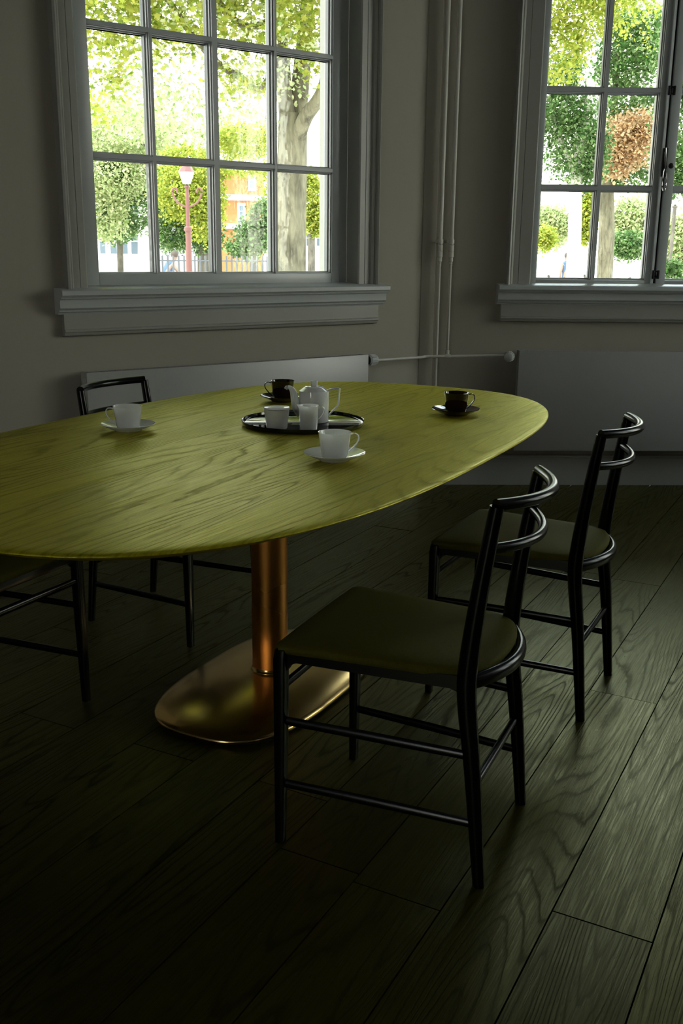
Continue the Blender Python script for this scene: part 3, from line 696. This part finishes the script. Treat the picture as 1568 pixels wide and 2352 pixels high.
# T1: the big street tree seen through the right column of the left window
D = 13.0; b1 = G(668, D)
limbs = [([b1, at(668, 560, D), at(670, 400, D), at(672, 300, D), at(674, 262, D)], .20, .175),
         ([at(664, 300, D), at(654, 220, D), at(650, 140, D), at(640, 20, D), at(625, -120, D)], .11, .06),
         ([at(678, 300, D+.1), at(690, 190, D+.1), at(698, 100, D+.2), at(704, 20, D+.2), at(715, -150, D+.3)], .13, .07),
         ([at(678, 330, D), at(700, 272, D-.25), at(728, 232, D-.4), at(744, 190, D-.4), at(752, 120, D-.4), at(790, 40, D-.5)], .105, .04),
         ([at(650, 120, D), at(600, 205, D-.3), at(555, 180, D-.6), at(500, 145, D-.8), at(440, 80, D-1), at(400, 20, D-1), at(330, -70, D-1)], .05, .03),
         ([at(640, 40, D), at(560, 60, D-.5), at(480, -20, D-.8), at(380, -90, D-1.2)], .05, .02)]
s1 = [([B(690, 30, D-.6, 70, 60), B(720, 120, D-.6, 40, 50), B(590, 40, D-1, 110, 50), B(545, 175, D-1, 70, 45), B(420, 30, D-1.2, 120, 50), B(260, 20, D-1.4, 110, 50), B(240, 130, D-1.4, 70, 60), B(225, 220, D-1.2, 45, 50), B(390, 90, D-1, 80, 35), B(700, -150, D-.8, 250, 130), B(420, -200, D-1.2, 260, 140), B(180, -120, D-1.5, 200, 120), B(742, 150, D+.6, 22, 22)], 15000, .078, 'leaf_y'),
      ([B(470, 130, D-.5, 260, 110), B(330, 250, D+.5, 140, 60), B(560, 20, D, 250, 60)], 3000, .075, 'leaf_p'),
      ([B(300, -600, D-2, 600, 330), B(700, -500, D, 500, 300), B(500, -1000, D-1, 700, 300)], 5000, .30, 'leaf_y')]
tree('street_tree', b1, limbs, .2, 'bark', s1, 'large forked street tree with mottled trunk in the right panes of the left window')
# T2, T3: mid-distance trees behind the lamp
D = 42; b2 = G(275, D)
tree('street_tree', b2, [([b2, at(275, 540, D), at(278, 470, D), at(270, 380, D)], .13, .10), ([at(278, 470, D), at(310, 400, D), at(330, 330, D)], .15, .08)], .3, 'bark_d',
     [([B(250, 420, D, 60, 70), B(300, 400, D, 60, 60), B(225, 480, D, 40, 60), B(310, 480, D, 45, 50), B(270, 520, D, 50, 35)], 9000, .17, 'leaf_g'),
      ([B(260, 400, D-1.5, 80, 60), B(240, 480, D-1.5, 50, 70), B(290, 310, D-1, 90, 60)], 7500, .17, 'leaf_p')], 'bushy green tree above the white building in the left panes of the left window')
D = 38; b3 = G(470, D)
tree('street_tree', b3, [([b3, at(470, 560, D), at(468, 480, D), at(460, 420, D)], .3, .2), ([at(468, 480, D), at(500, 430, D), at(520, 380, D)], .12, .08)], .3, 'bark_d',
     [([B(400, 450, D, 45, 60), B(395, 530, D, 40, 45), B(470, 520, D, 40, 60), B(465, 430, D, 35, 50)], 8000, .15, 'leaf_g'),
      ([B(410, 440, D-1.5, 55, 60), B(465, 470, D-1.5, 45, 80), B(430, 380, D, 60, 40), B(560, 325, D+2, 60, 35)], 7500, .15, 'leaf_y')], 'yellow-green tree behind the red-brown lamp post')
D = 33; b4 = G(580, D)
tree('street_tree', b4, [([b4, at(583, 560, D), at(585, 500, D)], .14, .08)], .2, 'bark_d',
     [([B(580, 545, D, 38, 38), B(600, 500, D, 25, 40), B(560, 570, D, 40, 20)], 3600, .14, 'leaf_g'), ([B(506, 450, D+3, 14, 60), B(612, 430, D+2, 16, 60), B(560, 392, D+3, 60, 12)], 1500, .14, 'leaf_y')], 'small round green tree in front of the orange brick building')
D = 48; b5 = G(715, D)
tree('street_tree', b5, [([b5, at(715, 540, D), at(715, 470, D)], .2, .12)], .2, 'bark_d', [([B(712, 460, D, 25, 65), B(725, 500, D, 22, 40)], 3200, .19, 'leaf_y')], 'yellow-green tree just right of the big mottled trunk')
# pale haze of sunlit crowns further back
D = 60; b6 = G(330, D)
tree('street_tree', b6, [([b6, at(330, 500, D), at(335, 400, D)], .4, .2)], .2, 'bark_l', [([B(300, 300, D, 110, 55), B(450, 340, D, 110, 50), B(560, 300, D, 80, 50)], 6000, .24, 'leaf_p')], 'tall pale sunlit crown far behind the lamp post')

# street lamp with scroll arms
D = 24; lb = G(434, D); k = D/FOC
lm = empty('street_lamp', lb, label='red-brown scrolled lamp post in the second column of the left window', cat='lamp')
ztop = at(432, 395, D).z-GZ
MB().lathe([(0, 0), (.16, 0), (.16, .18), (.11, .24), (.09, .9), (.075, 1.0), (.065, ztop*.62), (.09, ztop*.63), (.09, ztop*.65), (.05, ztop*.66), (.04, ztop*.9), (.07, ztop*.905), (.03, ztop*.92), (0, ztop*.92)], 20).build('post', 'lamp', lm)
for s in (1, -1):
    MB().tube([(x*s, 0, z) for x, z in [(p.x, p.z) for p in spline([(0, 0, ztop*.78), (.12, 0, ztop*.79), (.26, 0, ztop*.82), (.34, 0, ztop*.88), (.26, 0, ztop*.90), (.22, 0, ztop*.87)], 5)]], .022, 8).build('scroll_arm', 'lamp', lm)
MB().lathe([(0, ztop*.92), (.09, ztop*.925), (.17, ztop*.99), (.18, ztop*1.0)], 8).build('lantern', 'lampg', lm)
MB().lathe([(.20, ztop*1.0), (.12, ztop*1.03), (.03, ztop*1.05), (.02, ztop*1.07), (0, ztop*1.07)], 8).build('lantern_cap', 'lamp', lm)

# far buildings
def facade(name, pxl, pxr, D, ztop, m, label, wins, bands=(), floors=None):
    a = G(pxl, D); b_ = G(pxr, D+.01); d = (b_-a); L = d.length; rz = math.atan2(d.y, d.x)
    e = empty(name, a, rz, label=label, cat='building')
    MB().box(0, L, 0, 6, 0, ztop).build('facade', m, e, smooth=False)
    for (x0, x1, z0, z1, arch) in wins:
        f = MB().box(x0-.12, x1+.12, -.10, .02, z0-.12, z1+.14).build('window', 'frame', e, smooth=False)
        if arch:
            pts = [(x0, z0), (x1, z0)]+[((x0+x1)/2+(x1-x0)/2*math.cos(t), z1-.15+.15*math.sin(t)) for t in [PI*i/8 for i in range(9)]]
            MB().prism(pts, -.14, -.09, 'y').build('pane', 'pane', f, smooth=False)
        else: MB().box(x0, x1, -.14, -.09, z0, z1).build('pane', 'pane', f, smooth=False)
        MB().box(x0, x1, -.17, -.12, z0+(z1-z0)*.62, z0+(z1-z0)*.68).build('transom', 'frame', f, smooth=False)
    for z, h, t in bands: MB().box(0, L, -t, 0, z, z+h).build('cornice', 'frame', e, smooth=False)
    return e
D = 62; k = D/FOC; z_ = lambda py, D: at(400, py, D).z-GZ
wz0, wz1 = z_(584, D), z_(540, D)
L1 = (350-205)*k
wn = [(x*k, (x+w_)*k, wz0, wz1, True) for x, w_ in ((10, 8), (24, 11), (46, 13), (72, 10), (90, 16), (118, 15))]
wn += [(x*k, (x+w_)*k, z_(500, D), z_(470, D), False) for x, w_ in ((30, 10), (58, 10), (95, 12))]
facade('terraced_house', 205, 370, D, z_(430, D), 'wwall', 'white rendered building with arched dark windows low in the left window', wn, [(z_(530, D), .25, .25), (z_(440, D), .3, .3)])
D = 58; k = D/FOC
facade('terraced_house', 372, 500, D+8, z_(490, D+8), 'wwall', 'pale grey building half hidden behind the lamp post trees', [(x*k, (x+12)*k, z_(570, D), z_(540, D), False) for x in (20, 50, 80, 110)], [(z_(500, D+8), .3, .3)])
bw = []
for r, (pa, pb) in enumerate([(568, 520), (512, 465), (450, 425)]):
    for x in (8, 46, 84): bw.append((x*k, (x+18)*k, z_(pa, D), z_(pb, D), False) if x == 46 else (x*k, (x+3)*k, z_(pa, D), z_(pb, D), False))
facade('brick_house', 508, 606, D, z_(388, D), 'brick', 'orange brick house with white bands in the third column of the left window', [(42*k, 62*k, z_(572, D), z_(532, D), False), (42*k, 50*k, z_(508, D), z_(470, D), False), (66*k, 74*k, z_(430, D), z_(400, D), False)], [(z_(524, D), .30, .3), (z_(458, D), .30, .3), (z_(392, D), .35, .35)])
facade('terraced_house', 690, 790, D+6, z_(520, D+6), 'wwall', 'low white house right of the big mottled trunk', [(x*k, (x+9)*k, z_(560, D), z_(530, D), False) for x in (15, 40, 62)], [(z_(524, D+6), .3, .3)])
# railing by the water: posts, rails
D = 27; ra = G(360, D); rb2 = G(625, D+1); d = rb2-ra; L = d.length
rl = empty('railing', ra, math.atan2(d.y, d.x), label='low grey iron railing along the street behind the lamp post', cat='railing')
zt = at(500, 588, D).z-GZ; n = 22
zt = max(zt, .9)
for i in range(n+1):
    MB().box(L*i/n-.02, L*i/n+.02, -.02, .02, 0, zt).build('post', 'steel', rl, smooth=False)
for z in (zt*.55, zt*.92): MB().tube([(0, 0, z), (L, 0, z)], .02, 6).build('rail', 'steel', rl, smooth=False)

# the house's own stone pier outside, at the right edge of the left window
pr = empty('stone_pier', wl(.275, 1.0, GZ), RZL, label='white stone quoins of the house wall at the right edge of the left window', cat='pier')
z = 0; i = 0
while z < 5.2:
    h = .34; wdt = 0 if i % 2 else .05
    MB().box(-.0-wdt*.6, .36, -.02, .34, z+.006, z+h-.006, .012).build('stone', 'stone' if i % 2 else 'stone_shade', pr)  # blocks alternate between sunlit and shaded colour of one stone
    z += h; i += 1
MB().box(0.01, .34, 0.01, .32, 0, 5.2).build('core', 'stone', pr, smooth=False)

# trees and park seen through the right window
D = 16; t7 = G(1318, D)
tree('park_tree', t7, [([t7, at(1318, 560, D), at(1322, 440, D), at(1326, 380, D), at(1330, 330, D)], .105, .09), ([at(1324, 400, D), at(1290, 330, D), at(1268, 260, D), at(1262, 180, D)], .055, .03), ([at(1330, 340, D), at(1345, 280, D), at(1350, 180, D)], .07, .04)], .2, 'bark_l',
     [([B(1320, 330, D, 60, 70), B(1300, 260, D, 55, 45), B(1370, 350, D, 25, 50), B(1345, 400, D, 30, 30), B(1290, 170, D, 40, 40)], 6000, .072, 'leaf_g'),
      ([B(1340, 40, D-2, 70, 50), B(1290, 110, D-2, 50, 70), B(1400, -60, D-2, 120, 60)], 4200, .075, 'leaf_y')], 'pale-trunked park tree in the left panes of the right window')
D = 19; t8 = G(1392, D)
tree('park_tree', t8, [([t8, at(1392, 560, D), at(1392, 440, D), at(1398, 380, D), at(1404, 320, D)], .150, .11), ([at(1400, 370, D), at(1430, 320, D), at(1470, 290, D)], .05, .03), ([at(1404, 330, D), at(1410, 240, D), at(1420, 120, D)], .08, .04)], .2, 'bark',
     [([B(1430, 330, D-.5, 60, 50), B(1410, 360, D-.5, 35, 40), B(1470, 300, D-.5, 40, 35)], 4200, .09, 'leaf_o'),
      ([B(1450, 110, D, 70, 50), B(1470, 60, D, 60, 40), B(1440, 160, D, 70, 35), B(1440, 240, D, 70, 30), B(1465, 400, D, 40, 25), B(1420, 410, D, 25, 25), B(1410, 390, D, 25, 25)], 6500, .085, 'leaf_g'),
      ([B(1440, 20, D-2, 90, 40), B(1500, 90, D-1, 30, 20), B(1430, -250, D-1, 200, 150)], 2500, .085, 'leaf_y')], 'park tree with orange autumn leaves behind the middle bar of the right window')
D = 17; t9 = G(1600, D)
tree('park_tree', t9, [([t9, at(1600, 500, D), at(1605, 350, D), at(1610, 200, D)], .14, .09)], .2, 'bark_d', [([B(1580, 300, D, 60, 120), B(1590, 120, D, 70, 90), B(1560, 390, D, 40, 40)], 6500, .085, 'leaf_g')], 'dark green park tree at the right edge of the picture')
def bush(px, py, d, rx, rz, m, lab, n=900, size=.2):
    f = G(px, d); t = empty('shrub', f, label=lab, cat='shrub'); bl = B(px, py, d, rx, rz)
    MB().tube([(0, 0, 0), (.1, 0, .5), (.0, .1, .9)], .05, 8).tube([(0, 0, 0), (-.3, .1, .6)], .03, 6).build('stem', 'bark_d', t)
    n = int(n*1.8); size *= .7; leaves('foliage', cloud([bl], n, .2)-np.array(f), size, m, t)
bush(1262, 520, 42, 50, 42, 'leaf_p', 'pale yellow-green shrub at the left of the right window', 3600, 0.168)
bush(1250, 548, 36, 28, 26, 'leaf_y', 'small yellow shrub beside the sandy ground in the right window', 1200, 0.120)
bush(1345, 500, 44, 22, 60, 'leaf_y', 'yellow-green shrub between the two park tree trunks', 2160, 0.180)
bush(1450, 520, 40, 50, 60, 'leaf_p', 'broad pale shrub right of the orange-leaved tree', 4560, 0.168)
bush(1440, 565, 34, 42, 26, 'leaf_g', 'dark green low shrub at the foot of the broad pale shrub', 2880, 0.120)
bush(1555, 560, 33, 40, 60, 'leaf_p', 'pale shrub behind the slim lamp post', 2880, 0.168)
bush(1545, 622, 14, 16, 14, 'leaf_g', 'little green plant at the foot of the right-hand window view', 624, 0.060)
# slim lamp post
D = 30; lb = G(1538, D); k = D/FOC; zt = at(1548, 478, D).z-GZ
lm = empty('lamp_post', lb, label='slim dark lamp post with lantern in the right leaf of the right window', cat='lamp')
MB().lathe([(0, 0), (.14, 0), (.12, .5), (.06, .7), (.05, zt), (.09, zt+.03), (.03, zt+.08), (0, zt+.08)], 14).build('post', 'bark_d', lm)
MB().lathe([(0, zt+.08), (.10, zt+.10), (.20, zt+.55)], 6).build('lantern', 'lampg', lm)
MB().lathe([(.24, zt+.55), (.10, zt+.72), (.02, zt+.85), (0, zt+.85)], 6).build('lantern_cap', 'bark_d', lm)
# fallen leaves on the ground in front of the park trees
c = np.stack([RNG.uniform(2.5, 9, 900), RNG.uniform(12, 26, 900), np.full(900, GZ+.02)], 1)
o = leaves('fallen_leaves', c, .12, 'leaf_o', None, droop=0); o['label'] = 'scattered orange fallen leaves on the pale ground under the park trees'; o['category'] = 'leaves'

# ---- far figures: a cyclist by the railing and a walker in the park
def figure(name, loc, rz, label, joints, edges, scale=1.0):
    e = empty(name, loc, rz, label=label, cat='person')
    me = bpy.data.meshes.new('body'); vs = [j[0] for j in joints]; me.from_pydata(vs, edges, []); me.update()
    o = bpy.data.objects.new('body', me); link(o, e); md = o.modifiers.new('skin', 'SKIN'); md.use_smooth_shade = True
    for i, j in enumerate(joints): me.skin_vertices[0].data[i].radius = (j[1], j[1])
    me.skin_vertices[0].data[0].use_root = True
    sb_ = o.modifiers.new('sub', 'SUBSURF'); sb_.levels = 1; sb_.render_levels = 1
    me.materials.append(M['skin']); return e, o
J = [((0, 0, .92), .13), ((0, .02, 1.15), .13), ((0, .03, 1.38), .15), ((0, .03, 1.50), .05), ((0, .05, 1.62), .09), ((0, .05, 1.72), .08),
     ((-.19, .03, 1.40), .06), ((-.24, .02, 1.14), .045), ((-.22, .10, .90), .035), ((.19, .03, 1.40), .06), ((.24, .02, 1.14), .045), ((.22, -.04, .90), .035),
     ((-.10, 0, .88), .09), ((-.10, .12, .48), .06), ((-.10, .10, .08), .04), ((-.10, .22, .03), .035), ((.10, 0, .88), .09), ((.10, -.10, .50), .06), ((.10, -.22, .10), .04), ((.10, -.12, .03), .035)]
E_ = [(0, 1), (1, 2), (2, 3), (3, 4), (4, 5), (2, 6), (6, 7), (7, 8), (2, 9), (9, 10), (10, 11), (0, 12), (12, 13), (13, 14), (14, 15), (0, 16), (16, 17), (17, 18), (18, 19)]
def clothe(e, seated=False):
    top = MB().rings([[(x*a, y*b_+.025, z) for x, y in (sup(1, 1, 2, 2*PI*i/20) for i in range(20))] for a, b_, z in ((.17, .13, .86), (.165, .13, 1.05), (.19, .15, 1.32), (.20, .14, 1.43), (.08, .08, 1.50))]); top.build('jacket', 'jacket', e)
    MB().lathe([(.0, 1.80), (.06, 1.79), (.100, 1.74), (.108, 1.68), (.095, 1.62)], 16, (0, .035, 0)).build('hair', 'hair', e)
pw = G(1303, 38)
fg, bo = figure('person', pw, .4, 'distant person in a blue jacket walking beside the pale tree trunk', J, E_); clothe(fg)
lg = [([(-.10, 0, .90), (-.10, .12, .48), (-.10, .10, .12)], 1), ([(.10, 0, .90), (.10, -.10, .50), (.10, -.22, .14)], 1)]
b = MB()
for p, _ in lg: b.tube(p, [(.11, .11), (.08, .08), (.065, .065)], 12, upv=(0, 1, 0))
b.build('trousers', 'trouser', fg)
pc = G(384, 29)
J2 = [((0, -.12, .98), .13), ((0, -.02, 1.18), .13), ((0, .12, 1.36), .15), ((0, .17, 1.46), .05), ((0, .22, 1.56), .09), ((0, .23, 1.66), .08),
      ((-.19, .14, 1.38), .06), ((-.24, .30, 1.18), .045), ((-.22, .48, 1.06), .035), ((.19, .14, 1.38), .06), ((.24, .30, 1.18), .045), ((.22, .48, 1.06), .035),
      ((-.10, -.10, .94), .09), ((-.11, .22, .72), .06), ((-.11, .10, .34), .04), ((-.11, .22, .28), .035), ((.10, -.10, .94), .09), ((.11, .16, .60), .06), ((.11, .02, .20), .04), ((.11, .14, .14), .035)]
fc, bo = figure('person', pc, math.radians(-75), 'distant cyclist in a blue jacket leaning over the handlebar by the railing', J2, E_)
MB().tube([(0, -.14, .93), (0, -.02, 1.18), (0, .12, 1.38), (0, .165, 1.44)], [(.17, .14), (.165, .135), (.20, .15), (.09, .08)], 16).build('jacket', 'jacket', fc)
MB().lathe([(.0, 1.745), (.06, 1.735), (.100, 1.68), (.108, 1.63), (.095, 1.57)], 16, (0, .21, 0)).build('hair', 'hair', fc)
b = MB(); b.tube([(-.10, -.10, .94), (-.11, .22, .72), (-.11, .10, .38)], [(.11, .11), (.08, .08), (.06, .06)], 12).tube([(.10, -.10, .94), (.11, .16, .60), (.11, .02, .25)], [(.11, .11), (.08, .08), (.06, .06)], 12); b.build('trousers', 'trouser', fc)
bk = empty('bicycle', pc, math.radians(-75), label='bicycle ridden by the distant cyclist near the railing', cat='bicycle')
for y in (-.52, .55):
    MB().tube([(0, y+.34*math.cos(t), .35+.34*math.sin(t)) for t in [2*PI*i/32 for i in range(32)]], .018, 6, closed=True, upv=(1, 0, 0)).build('wheel', 'dark', bk)
MB().tube([(0, -.52, .35), (0, .02, .30), (0, .45, .82), (0, .55, .35)], .018, 6, upv=(1, 0, 0)).tube([(0, .02, .30), (0, -.14, .86)], .018, 6, upv=(1, 0, 0)).tube([(0, -.10, .78), (0, .43, .82), (0, .42, 1.02)], .018, 6, upv=(1, 0, 0)).build('bicycle_frame', 'steel', bk)
MB().tube([(-.25, .42, 1.03), (.25, .42, 1.03)], .015, 6).build('handlebar', 'steel', bk); MB().box(-.07, .07, -.28, -.04, .85, .89, .015).build('saddle', 'dark', bk)
